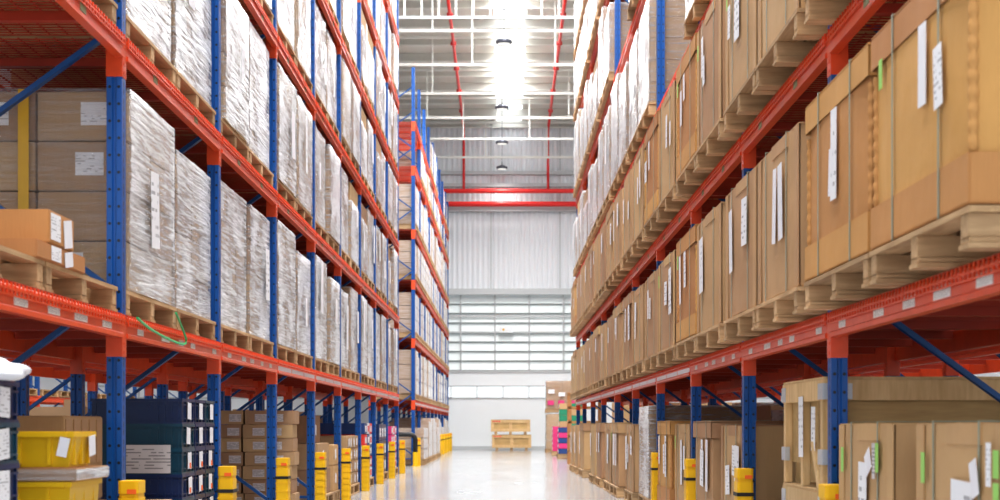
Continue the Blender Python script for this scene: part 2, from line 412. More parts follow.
# ------------------------------------------------------------------ pallets
PAL_H = 0.14
def pallet(x0, x1, y0, y1, z, label, group, near=False, skid=False):
    """stringers run across the rack (x), boards run along the aisle (y)"""
    dx, dy = round(abs(x1-x0), 2), round(y1-y0, 2)
    cx, cy = (x0+x1)/2, (y0+y1)/2
    def boards(b, za, zb, n, w):
        for i in range(n):
            c = -dx/2 + w/2 + (dx-w)*i/(n-1); b.box(c-w/2, c+w/2, -dy/2, dy/2, za, zb)
        return b
    sy = [-dy/2+.058, 0, dy/2-.058]
    if near:
        t = thing('wooden_pallet', label, 'pallet', (cx, cy, z), 0, group)
        link('top_deck', cached(('ptop',dx,dy), lambda: boards(MB(), .118, PAL_H, 7, .115).mesh('top_deck','wood')), t)
        if skid:
            sm = cached(('pskid',dx), lambda: MB().box(-dx/2+.004,dx/2-.004,-.042,.042,.038,.118).box(-dx/2,dx/2,-.056,.056,.0,.018).box(-dx/2+.006,dx/2-.006,-.05,.05,.019,.037).mesh('stringer','woodx',.002))
        else:
            link('bottom_deck', cached(('pbot',dx,dy), lambda: boards(MB(), 0, .02, 3, .11).mesh('bottom_deck','wood')), t)
            sm = cached(('pstr',dx), lambda: MB().box(-dx/2,dx/2,-.045,.045,.02,.118).mesh('stringer','woodx'))
        for s in sy: link('stringer', sm, t, (0, s, 0))
    else:
        def mk():
            b = boards(MB(), .118, PAL_H, 3, dx/3-.012); boards(b, 0, .02, 3, .11)
            for s in sy: b.box(-dx/2,dx/2,s-.045,s+.045,.02,.118, 1)
            return b.mesh('pallet', ['wood','woodx'])
        t = tag(link('wooden_pallet', cached(('pfar',dx,dy), mk), None, (cx, cy, z)), label, 'pallet', group)
    return t

# ------------------------------------------------------------------ wrapped carton stacks
def film_mesh(dx, dy, dz, var, res):
    def mk():
        bm = bmesh.new()
        nx, ny, nz = max(4, int(dx/res)), max(4, int(dy/res)), max(4, int(dz/res))
        ring = []
        for i in range(nx): ring.append((-dx/2 + dx*i/nx, -dy/2, 0, -1))
        for i in range(ny): ring.append((dx/2, -dy/2 + dy*i/ny, 1, 0))
        for i in range(nx): ring.append((dx/2 - dx*i/nx, dy/2, 0, 1))
        for i in range(ny): ring.append((-dx/2, dy/2 - dy*i/ny, -1, 0))
        rows = []
        for k in range(nz+1):
            z = .003 + (dz+.007)*k/nz; row = []
            for (x, y, ux, uy) in ring:
                d = noise.noise(Vector((x*2.2+var*9, y*2.2, z*5.5+.8*(x+y))))*.013 + noise.noise(Vector((x*7+var*5, y*7, z*16+3*(x+y))))*.006 + .008
                d = max(d, .002)
                row.append(bm.verts.new((x+ux*d if ux else x*(1+.012), y+uy*d if uy else y*(1+.012), z)))
            rows.append(row)
        n = len(ring)
        for k in range(nz):
            for i in range(n): bm.faces.new((rows[k][i], rows[k][(i+1)%n], rows[k+1][(i+1)%n], rows[k+1][i]))
        top = [bm.verts.new((v.co.x*.86, v.co.y*.86, dz+.016)) for v in rows[-1]]
        for i in range(n): bm.faces.new((rows[-1][i], rows[-1][(i+1)%n], top[(i+1)%n], top[i]))
        bm.faces.new(top)
        bmesh.ops.recalc_face_normals(bm, faces=bm.faces)
        me = bpy.data.meshes.new('stretch_film'); bm.to_mesh(me); bm.free()
        me.materials.append(M['film']); me.polygons.foreach_set('use_smooth', [True]*len(me.polygons))
        return me
    return cached(('film', dx, dy, dz, var, res), mk)

def sheet(parent, x, y, z, w, h, facing, mat='paper', tilt=0.0, name='paper_label'):
    """a paper sheet lying on a face: facing 'x-','x+' (aisle faces) or 'y-' (faces to the viewer)"""
    if facing[0] == 'x':
        me = cached(('sheetx', w, h, mat), lambda: MB().box(-.001,.001,-w/2,w/2,0,h).mesh('sheet', mat)); r = (tilt, 0, 0)
    else:
        me = cached(('sheety', w, h, mat), lambda: MB().box(-w/2,w/2,-.001,.001,0,h).mesh('sheet', mat)); r = (0, tilt, 0)
    return link(name, me, parent, (x, y, z), r)

def wrapped(sgn, xf, y0, y1, z, hgt, label, group, level, depth=1.05, mat='brown', rr=R, tape=False, full=False):
    """film-wrapped stack of cartons; detail: 2 = cartons as parts, 1 = stack + film, 0 = one mesh"""
    L = round(y1-y0, 2); hgt = round(hgt, 2)
    cx, cy = sgn*(xf+depth/2), (y0+y1)/2
    if level == 0:
        def mk():
            b = MB(); n = 3
            for k in range(n):
                for j in range(2):
                    b.box(-depth/2, depth/2, -L/2+j*L/2+.004, -L/2+(j+1)*L/2-.004, k*hgt/n+.003, (k+1)*hgt/n-.003)
            return b.mesh('wrapped_stack', 'filmfar', .012)
        t = tag(link('wrapped_carton_stack', cached(('w0',L,depth,hgt), mk), None, (cx, cy, z)), label, 'wrapped cartons', group)
        return t
    t = thing('wrapped_carton_stack', label, 'wrapped cartons', (cx, cy, z), 0, group)
    nl = max(3, round(hgt/.26)); ny = rr.choice((2, 2, 3)); nx = 2
    w, d, c = L/ny, depth/nx, hgt/nl
    if level >= 2:
        cm = bx(d-.012, w-.012, c-.008, mat, .006)
        for k in range(nl):
            for j in range(ny):
                for i in range(nx):
                    # only the outer layer of the stack: aisle face, face to the viewer, top
                    aisle = (i == (0 if sgn > 0 else nx-1))
                    if not (aisle or j == 0 or k == nl-1): continue
                    o = link('carton', cm, t, (-depth/2+d*(i+.5), -L/2+w*(j+.5), k*c+.002), (0,0,rr.uniform(-.006,.006)))
                    if rr.random() < .6 and j == 0:
                        sheet(o, rr.uniform(-.08,.08), -(w-.012)/2-.0015, c*.3, .16, round(c*.45,2), 'y-')
                    if rr.random() < .5 and aisle:
                        sheet(o, -sgn*((d-.012)/2+.0015), rr.uniform(-.08,.08), c*.3, .14, round(c*.45,2), 'x-')
    else:
        def mk():
            b = MB()
            for k in range(nl):
                for j in range(ny):
                    for i in range(nx):
                        b.box(-depth/2+d*i+.005, -depth/2+d*(i+1)-.005, -L/2+w*j+.005, -L/2+w*(j+1)-.005, k*c+.003, (k+1)*c-.003)
            return b.mesh('carton_stack', mat)
        link('carton_stack', cached(('core',L,depth,hgt,nl,ny,mat), mk), t)
    res = .045 if level >= 2 else .09
    link('stretch_film', film_mesh(depth+.01, L+.01, round((hgt+.005)*(.74 if level < 2 and rr.random() < .22 else 1), 2), rr.randrange(3), res), t, (0,0,0), (0,0,0))
    if rr.random() < .75:
        w = rr.choice((.12,.2,.21)); hh = rr.choice((.3,.45,.6))
        sheet(t, -sgn*(depth/2+.040), rr.uniform(-.3,.3), max(.1, rr.uniform(.25,.5)*hgt), w, hh, 'x-', rr.choice(('paper','plain')), rr.uniform(-.08,.08), 'paper_label')
    if tape:
        link('yellow_tape', bx(.06, .002, hgt*.75, 'ytape', 0), t, (sgn*.06, -L/2-.036, hgt*.25))
    return t

def deck_top(zb): return zb + BEAM_H + .0145

PNAME = {0: 'nearer', 1: 'farther'}
def fill_left():
    g = 'film-wrapped carton stacks in the left rack'; gp = 'pallets in the left rack'
    for bi in range(9):
        yb = LY[bi]
        for li, zb in enumerate(LZ):
            for s in range(2):
                bl = (LY[bi+1]-yb-.20)/2; y0 = yb + .09 + s*(bl+.02); y1 = y0 + bl
                z = deck_top(zb)
                top = (LZ[li+1] if li+1 < len(LZ) else 10.2) - .12
                if not in_view(-XL-.1, -XL+.1, y0, y1, z, top, 0): continue
                near = y0 < 17
                where = f'{PNAME[s]} half of {ORD[bi]} bay, {SHELF[li+1]}, near left rack'
                pallet(-XL-1.05, -XL-.01, y0, y1, z, f'wooden pallet, {where}', gp, near, True)
                if bi == 0 and li == 0: continue                      # loose cartons instead
                rr = random.Random(bi*100+li*10+s)
                hmax = top - z - PAL_H
                hgt = min(hmax, rr.choice((1.08, 1.12, 1.15, 1.02)) if li < 2 else rr.choice((1.0,1.08,1.1,1.1)))
                if li == 0 and bi == 1 and s == 0: hgt = 1.13
                if li == 0 and bi == 1 and s == 1: hgt = 1.03
                ins = rr.uniform(0, .05)
                wrapped(-1, XL+.0+ins, y0+.03+rr.uniform(0,.05), y1-.03-rr.uniform(0,.16), z+PAL_H+.002, hgt, f'film-wrapped carton stack, {where}', g, 2 if y0 < 15 else 1, 1.03, 'brown', rr, tape=(bi == 1 and li == 0 and s == 0))
    g2 = 'film-wrapped carton stacks in the far left rack'; gp2 = 'pallets in the far left rack'
    for bi in range(9):
        yb = FY[bi]
        for li, zb in enumerate(FZ):
            if li == 5 and bi in (0, 1, 2, 5, 6): continue
            if li == 4 and bi in (0,): continue
            for s in range(2):
                y0 = yb + .07 + s*1.13; y1 = y0 + 1.07; z = zb + BEAM_H + .0145
                where = f'{PNAME[s]} half of {ORD[bi]} bay, {SHELF[li+1]}, far left rack'
                rr = random.Random(7000+bi*100+li*10+s)
                pallet(-XL-1.01, -XL+.03, y0, y1, z, f'wooden pallet, {where}', gp2, False)
                top = (FZ[li+1] if li+1 < len(FZ) else 9.3)-.12
                hgt = min(top-z-PAL_H, rr.choice((.95,1.05,1.1)))
                wrapped(-1, XL-.015+rr.uniform(0,.05), y0+.02+rr.uniform(0,.05), y1-.02-rr.uniform(0,.06), z+PAL_H+.002, hgt, f'whitish wrapped carton stack, {where}', g2, 0, 1.0, rr=rr)
fill_left()

# ------------------------------------------------------------------ big strapped cartons on the right
def big_carton(x0, y0, y1, z, hgt, kind, label, group, near=True, depth=1.08, rr=R, mat=None, labels=2):
    """kind 'lid' = telescopic box with lid and tray, 'cap' = lid only, 'plain' = flat top carton"""
    L = round(y1-y0, 2); hgt = round(hgt, 2)
    mat = mat or ('gold' if kind == 'lid' else 'kraft')
    t = thing('strapped_carton' if kind != 'plain' else 'pallet_carton', label, 'carton', (x0+depth/2, (y0+y1)/2, z), 0, group)
    a, b = depth/2, L/2
    def body():
        m = MB(); n = 6                                        # walls bulge a little, corners are crushed
        bmv = bmesh.new()
        bmesh.ops.create_grid(bmv, x_segments=1, y_segments=1, size=.5); bmv.free()
        pts = []
        for (sx, sy, ex, ey) in ((-1,-1,1,-1),(1,-1,1,1),(1,1,-1,1),(-1,1,-1,-1)):
            for i in range(n):
                f = i/n; x = (sx+(ex-sx)*f)*a; y = (sy+(ey-sy)*f)*b
                bulge = .010*math.sin(PI*f)
                if sx == ex: x += bulge*sx
                else: y += bulge*sy
                if i == 0: x *= .985; y *= .985
                pts.append((x, y))
        zs = [0, hgt*.25, hgt*.5, hgt*.75, hgt]; o = 0
        for k, zz in enumerate(zs):
            s = 1 + .006*math.sin(PI*k/4)
            m.v += [(x*s, y*s, zz) for x, y in pts]
        N = len(pts)
        for k in range(4):
            for i in range(N):
                j = (i+1) % N; m.f.append((k*N+i, k*N+j, (k+1)*N+j, (k+1)*N+i)); m.mi.append(0)
        m.f.append(tuple(range(N))[::-1]); m.f.append(tuple(4*N+i for i in range(N))); m.mi += [0,0]
        return m.mesh('carton_body', mat)
    link('carton_body', cached(('bc', L, depth, hgt, mat), body), t)
    if kind in ('lid', 'cap'):
        def lid():
            m = MB(); h0 = hgt-.13; h1 = hgt+.012; e = .016
            m.box(-a-e, a+e, -b-e, b+e, hgt+.001, h1)
            m.ring(a+e, b+e, .006, h0, hgt)
            return m.mesh('lid', mat, .003)
        link('lid', cached(('lid', L, depth, hgt, mat), lid), t)
    if kind == 'lid':
        def tray():
            m = MB(); e = .018; h1 = .17
            m.box(-a-e, a+e, -b-e, b+e, -.001, .004)
            m.ring(a+e, b+e, .006, .004, h1)
            return m.mesh('tray', mat, .002)
        link('bottom_tray', cached(('tray', L, depth, mat), tray), t)
    if kind == 'lid' and near:
        def corner():
            m = MB(); pr = []; n = int((hgt-.32)/.012)
            for i in range(n+1):
                pr.append((.013+.006*abs(math.sin(i*.012/.055*PI/1.0)), .175+i*.012))
            return m.lathe(pr, 12).mesh('corrugated_corner', mat, 0, True)
        for sy in (-1, 1): link('corrugated_corner', cached(('ccor', hgt, mat), corner), t, (-a+.006, sy*(b-.006), 0))
    if kind == 'plain' and near:
        def flap():
            m = MB(); m.box(-a-.004, a+.004, -b-.004, b+.004, hgt, hgt+.007).box(-a-.014,-a-.003,-b*.55,b*.2,hgt-.07,hgt+.007).box(-a-.009,-a-.003,-b-.003,-b+.10,0,hgt).box(-a-.009,-a-.003,b-.10,b+.003,0,hgt).box(-a, a, -.03, .03, hgt+.007, hgt+.009)
            return m.mesh('top_flap', mat)
        link('top_flap', cached(('flap', L, depth, hgt, mat), flap), t)
    e = .022 if kind != 'plain' else .016
    def strap():
        w = .008; m = MB()
        m.box(-a-e, -a-e+.002, -w, w, -.006, hgt+.016).box(a+e-.002, a+e, -w, w, -.006, hgt+.016).box(-a-e, a+e, -w, w, hgt+.014, hgt+.016)
        return m.mesh('strap', 'strap')
    sm = cached(('strap', depth, hgt, e), strap)
    for f in (-.26, .24): link('strap', sm, t, (0, f*L+rr.uniform(-.03,.03), 0))
    for q in range(labels):
        w = rr.choice((.10,.12,.20)); hh = rr.choice((.22,.3,.42)); f = rr.uniform(-.36,.36)
        sheet(t, -a-.027, f*L, min(hgt*rr.uniform(.35,.62), hgt-.14-hh), w, hh, 'x-', rr.choice(('paper','plain','paper')), rr.uniform(-.10,.10))
    if near and rr.random() < .35:
        sheet(t, -a-.026, .36*L, hgt*.72, .05, .12, 'x-', 'green', 0, 'green_sticker')
    return t

def fill_right():
    g = 'big cartons in the right rack'; gp = 'pallets in the right rack'; gw = 'film-wrapped carton stacks in the right rack'
    kinds = {(0,0):'lid lid plain plain plain lid plain plain plain cap cap plain plain cap plain plain plain plain cap plain'.split(),
             (1,0):'plain lid plain plain plain lid plain lid plain plain plain cap plain plain cap plain plain plain lid plain'.split()}
    for bi in range(10):
        yb = RY[bi]
        for li, zb in enumerate(RZ):
            for s in range(2):
                bl = (RY[bi+1]-yb-.20)/2; y0 = yb + .09 + s*(bl+.02); y1 = y0 + bl; z = deck_top(zb)
                top = (RZ[li+1] if li+1 < len(RZ) else 10.9) - .1
                if (bi, li, s) in ((3,2,0),(3,2,1),(5,3,1),(5,3,0)): continue
                if not in_view(XR-.1, XR+.1, y0, y1, z, top, 0): continue
                where = f'{PNAME[s]} half of {ORD[bi]} bay, {SHELF[li+1]}, right rack'
                rr = random.Random(300+bi*100+li*10+s)
                xo = 1.53 if li < 2 else 1.60
                pallet(xo+.0, xo+1.15, y0, y1, z, f'wooden pallet, {where}', gp, y0 < 22, True)
                if li < 2:
                    k = kinds[(li,0)][bi*2+s]
                    hgt = (rr.choice((.83,.85)) if k == 'plain' else .87) if li == 0 else rr.choice((.90,.93)) if k == 'plain' else .95
                    word = {'lid':'golden lidded carton with straps','cap':'tan carton with overhanging lid','plain':'plain kraft carton with straps'}[k]
                    big_carton(xo+.02, y0+.03, y1-.03, z+PAL_H+.008, hgt, k, f'{word}, {where}', g, y0 < 17, 1.08, rr, labels=2 if y0 < 20 else 1)
                else:
                    hgt = min(top-z-PAL_H, rr.choice((1.05,1.2,1.3,1.4)))
                    wrapped(1, xo+.02, y0+.05, y1-.08-rr.uniform(0,.2), z+PAL_H+.002, hgt, f'film-wrapped carton stack, {where}', gw, 1, 1.05, 'brown' , rr)
fill_right()

# ------------------------------------------------------------------ yellow post guards
def guard_mesh():
    def mk():
        b = MB(); h = .66
        pr = [(-.055,-.075),(-.04,-.085),(.04,-.085),(.055,-.075),(.055,.075),(.04,.085),(-.04,.085),(-.055,.075)]
        b.prism(pr, .0, h-.09)
        b.prism([(x*.93, y*.93) for x, y in pr], h-.09, h-.07); b.prism(pr, h-.07, h)
        for i in range(6): b.box(-.058, .058, -.088, .088, .05+i*.075, .062+i*.075)
        return b.mesh('post_guard', 'yellow', .003)
    return cached('guard', mk)
def guards():
    for (sgn, xf, ys, nm) in ((-1, XL, LY, 'near left rack'), (-1, XL, FY, 'far left rack'), (1, XR, RY, 'right rack')):
        for i, y in enumerate(ys):
            x = sgn*(xf-(.02 if sgn > 0 else .085))
            if not in_view(x-.07, x+.07, y-.08, y+.08, 0, .66, 0): continue
            t = thing('post_guard', f'yellow plastic guard at the foot of {ORD[i if xf == XL and ys is FY else i-1]} post, {nm}', 'post guard', (x, y-.165, 0), 0, 'yellow post guards')
            link('guard_body', guard_mesh(), t)
            sm = cached('gstrap', lambda: MB().box(-.059,.059,-.089,.089,.47,.495).mesh('guard_strap','black'))
            link('fixing_strap', sm, t)
            sheet(t, .02, -.0875, .59, .05, .025, 'y-', 'ost', 0, 'orange_sticker')
guards()

# ------------------------------------------------------------------ room shell
def shell():
    struct('floor', MB().box(-16, 16, -6, 60, -.2, 0).mesh('floor', 'floor'))
    YW = 58.0
    def z_at(py, Y=YW): return H + (VY-py)*Y/F
    zs = dict(win0=z_at(398), win1=z_at(386), lo0=z_at(371), lo1=z_at(295), cor0=z_at(289), top=z_at(110))
    b = MB(); b.box(-16, 16, YW+.02, YW+.3, 0, zs['win0']).box(-16, 16, YW+.02, YW+.3, zs['win1'], zs['lo0']).box(-16, -3.4, YW+.02, YW+.3, zs['win0'], zs['win1']).box(3.6, 16, YW+.02, YW+.3, zs['win0'], zs['win1'])
    struct('wall_back', b.mesh('wall_back', 'white'))
    struct('baseboard_back', MB().box(-16,16,YW-.03,YW+.02,0,.14).mesh('baseboard','grey'))
    # corrugated upper wall
    pts = []; p = .20; n = int(32/p)
    for i in range(n):
        x = -16+i*p; pts += [(x, YW+.02), (x+.07, YW+.02), (x+.10, YW+.06), (x+.17, YW+.06)]
    pts += [(16, YW+.3), (-16, YW+.3)]
    struct('wall_back_upper', MB().prism(pts, zs['cor0'], zs['top']+1.5).mesh('wall_back_upper', 'sheet'))
    # girts
    for i, (pa, pb, d) in enumerate(((295,289,.22),(212,206,.16),(187,183.5,.10),(175,171.5,.14))):
        za, zb = z_at(pa), z_at(pb)
        struct(f'trim_{i+1}', MB().box(-16,16,YW-d,YW+.02,za,zb).box(-16,16,YW-d-.05,YW-d,za,za+.04).mesh('girt','grey'))
    for i, px in enumerate((491, 560)):
        struct(f'trim_{i+5}', MB().box((px-504)*YW/F-.03,(px-504)*YW/F+.03,YW-.03,YW+.06,zs['cor0'],zs['top']+1).mesh('sheet_joint','grey'))
    # window strip
    w = struct('window_1', MB().box(-3.4,3.6,YW+.16,YW+.2,zs['win0'],zs['win1']).mesh('window_glow','win'))
    fr = MB(); fr.box(-16,16,YW-.02,YW+.1,zs['win0']-.02,zs['win0']+.03).box(-16,16,YW-.02,YW+.1,zs['win1']-.03,zs['win1']+.02)
    for k in range(-16, 17):
        x = (477-504)*YW/F + k*26*YW/F
        if -16 < x < 16: fr.box(x-.025,x+.025,YW-.02,YW+.1,zs['win0'],zs['win1'])
    link('window_frame', fr.mesh('window_frame','grey'), w)
    # louvred ventilation opening
    lo = struct('window_2', MB().box(-16,16,YW+.22,YW+.25,zs['lo0'],zs['lo1']).mesh('louver_back','grey'))
    bl = MB(); n = 8; st = (zs['lo1']-zs['lo0'])/n
    for i in range(n):
        z0 = zs['lo0'] + i*st
        bl.prism([(YW+.04, z0+.05),(YW+.055, z0+.04),(YW+.2, z0+st*1.0),(YW+.185, z0+st*1.02)], -16, 16, 0)
    link('louver_blade', bl.mesh('louver_blades','louv'), lo)
    mu = MB()
    for k in range(-12, 13):
        x = (495-504)*YW/F + k*34.2*YW/F
        if -16 < x < 16: mu.box(x-.03,x+.03,YW-.04,YW+.03,zs['lo0']-.05,zs['lo1'])
    mu.box(-16,16,YW-.03,YW+.03,zs['lo0']-.06,zs['lo0']+.02).box(-16,16,YW-.02,YW+.02,z_at(317),z_at(315)).box(-16,16,YW-.02,YW+.02,z_at(333),z_at(331.5))
    link('louver_frame', mu.mesh('louver_frame','grey'), lo)
    # side walls
    struct('wall_left', MB().box(-16.3,-16,-6,60,0,15.2).mesh('wall_left','sheet'))
    struct('wall_right', MB().box(16,16.3,-6,60,0,15.2).mesh('wall_right','sheet'))
    # ceiling: sheets with the skylight strip between
    Y0, Y1 = -6.2, YW+.4
    def zr(y): return 13.35 - .036*(y-42)
    def slab(x0, x1, t, mat, nm):
        b = MB(); o = [(x0,Y0,zr(Y0)),(x1,Y0,zr(Y0)),(x1,Y1,zr(Y1)),(x0,Y1,zr(Y1))]
        b.v = o + [(x,y,z+t) for x,y,z in o]
        b.f = [(0,1,2,3),(7,6,5,4),(0,4,5,1),(1,5,6,2),(2,6,7,3),(3,7,4,0)]; b.mi = [0]*6
        return b.mesh(nm, mat)
    SX0, SX1 = -.30, .68
    c = struct('ceiling', slab(-16, SX0, .05, 'roof', 'ceiling')); link('roof_sheet', slab(SX1, 16, .05, 'roof', 'roof_sheet'), c)
    link('skylight', slab(SX0, SX1, .02, 'sky', 'skylight'), c)
    # purlins under the sheets
    k = 0
    y = 34.2 - 3*1.83
    while y < YW:
        z = zr(y)
        m = MB().box(-16,16,y-.02,y+.02,z-.265,z-.002).box(-16,16,y-.12,y+.03,z-.30,z-.265,1)
        struct(f'trim_{k+7}', m.mesh('purlin',['purlin','truss'])); k += 1; y += 1.83
    # open-web trusses
    for i, y in enumerate((35.0, 38.65, 42.3, 45.95, 49.6, 53.25, 56.9)):
        zb = 11.15 + (.0); zt = zr(y)-.31
        t = thing('roof_truss', f'cream open roof truss across the hall, {ORD[6-i]} from the back wall', 'roof truss', (0, y, zb), 0, 'roof trusses')
        link('bottom_chord', MB().box(-16,16,-.04,.04,-.04,.04).mesh('bottom_chord','truss'), t)
        link('top_chord', MB().box(-16,16,-.05,.05,zt-zb-.06,zt-zb).mesh('top_chord','truss'), t)
        w = MB(); x = -15.2 + (.55, 1.6, .2, 1.25, .9, 2.0, .4)[i]
        while x < 16:
            link('web_post', cached(('webp', round(zt-zb,3)), lambda: MB().box(-.022,.022,-.022,.022,.03,zt-zb-.06).mesh('web_post','truss')), t, (x,0,0)); x += 2.35
    # big girder near the top edge of the picture
    t = thing('roof_girder', 'pale ribbed girder nearest the viewer under the roof', 'roof girder', (0, 36.6, 10.9))
    g = MB(); g.box(-16,16,-.03,.03,0,.07)
    link('bottom_flange', g.mesh('bottom_flange','grey'), t)
    lb = MB().box(0,.05,-.03,.03,.07,1.3).mesh('lattice_bar','truss')
    x = -15.9
    while x < 15.9: link('lattice_bar', lb, t, (x,0,0)); x += .42
    # red sprinkler mains on the back wall and the two drops along the roof
    Yp = YW-.5
    for nm, py, r in (('upper',191,.085),('lower',204,.10)):
        t = tag(link('sprinkler_pipe', MB().tube([(-16,0,0),(16,0,0)], r, 14).mesh('pipe','red',0,True), None, (0, Yp, z_at(py, Yp))), f'thick red sprinkler main, {nm} of the two crossing the back wall', 'pipe', 'red sprinkler mains')
    for nm, px, px0, in (('left',463.8,449),('right',548,570.5)):
        X = (px-504)*Yp/F
        zt = z_at(130, Yp); zf = 12.85
        b = MB().tube([(X,Yp,z_at(191,Yp)+.09),(X,Yp,zt-.2),(X,Yp-.15,zt+.02)] + [(X+0*(i), Yp-.15-(Yp-40)*i/6, zt+.02+(12.75-zt)*i/6) for i in range(1,7)], .05, 10)
        for i in range(1,6):
            yy = Yp-.15-(Yp-40)*i/6; zz = zt+.02+(12.75-zt)*i/6
            b.lathe([(.05,zz-.05),(.09,zz-.05),(.09,zz+.05),(.05,zz+.05)], 10, 0, (X,yy))
        tag(link('sprinkler_branch', b.mesh('branch','red',0,True)), f'slim red sprinkler branch pipe on the {nm} side of the skylight', 'pipe', 'red sprinkler branches')
    # high-bay lamps
    for i, (y, px) in enumerate(((38.3,504),(46.2,502),(51.9,502),(57.0,502))):
        X = (px-504)*y/F
        t = thing('high_bay_lamp', f'dark round high-bay lamp hanging in the aisle, {ORD[i]} from the viewer', 'lamp', (X, y, 10.72), 0, 'high-bay lamps')
        link('lamp_shade', cached('lshade', lambda: MB().lathe([(.0,.26),(.015,.26),(.02,.14),(.10,.135),(.12,.10),(.19,.095),(.215,.075),(.215,.02),(.20,.0),(.0,.005)],24).mesh('shade','lamp',0,True)), t)
        link('light_panel', cached('lglow', lambda: MB().lathe([(.0,-.004),(.17,-.004),(.17,.0)],24).mesh('glow','glow')), t)
        l = bpy.data.lights.new('lamp_light', 'SPOT'); l.energy = 2600 if y < 50 else 900 if y < 55 else 150; l.spot_size = 2.6; l.spot_blend = .6; l.shadow_soft_size = .15; l.color = (1, .98, .95)
        lo_ = bpy.data.objects.new('lamp_light', l); C.objects.link(lo_); lo_.location = (X, y, 10.70)
        link('hanging_cord', MB().tube([(0,0,.26),(0,0,zr(y)-10.72-.3)], .008, 6).mesh('cord','lamp'), t)
    # control box on the louvre
    t = thing('emergency_light', 'small white wall box with yellow light on the louvre', 'emergency light', ((506-504)*57.9/F, 57.85, z_at(333)))
    link('housing', MB().box(-.27,.27,-.08,.05,0,.24).mesh('housing','white',.01), t)
    link('yellow_light', MB().box(-.14,-.06,-.09,-.08,.08,.15).mesh('light','yellow'), t)
shell()

# ------------------------------------------------------------------ wooden crates by the back wall
def back_crates():
    Y = 56.0
    def crate(x0, x1, za, zb, lab, kind):
        cx = (x0+x1)/2; L = x1-x0; t = thing('wooden_crate', lab, 'crate', (cx, Y, za), 0, 'crates at the back wall')
        hh = zb-za; foot = .11
        link('side_panel', MB().box(-L/2+.02,L/2-.02,-.38,.38,foot,hh-.02).mesh('panel','ply'), t)
        f = MB()
        for zz in (foot, hh-.12): f.box(-L/2,L/2,-.42,-.38,zz,zz+.11)
        for xx in (-L/2, -.05, L/2-.11): f.box(xx,xx+.11,-.415,-.38,foot+.11,hh-.12)
        f.box(-L/2,L/2,-.42,.40,hh-.02,hh)
        link('frame', f.mesh('frame','crate'), t)
        for xx in (-L/2+.18, 0, L/2-.18): link('foot', cached('cfoot', lambda: MB().box(-.05,.05,-.4,.4,0,.11).mesh('foot','wood')), t, (xx,0,0))
        s = MB()
        for i in range(5): s.box(-L/2+.06+i*.06, -L/2+.06+i*.06+.042, -.4235, -.4215, hh-.09, hh-.04)
        link('stencil_mark', s.mesh('stencil','redt'), t)
    p = lambda px: (px-504)*Y/F
    crate(p(492), p(531), 0.001, .60, 'lower wooden crate standing on the floor at the back wall', 0)
    crate(p(491), p(530), .602, 1.16, 'upper wooden crate stacked on another at the back wall', 1)
back_crates()

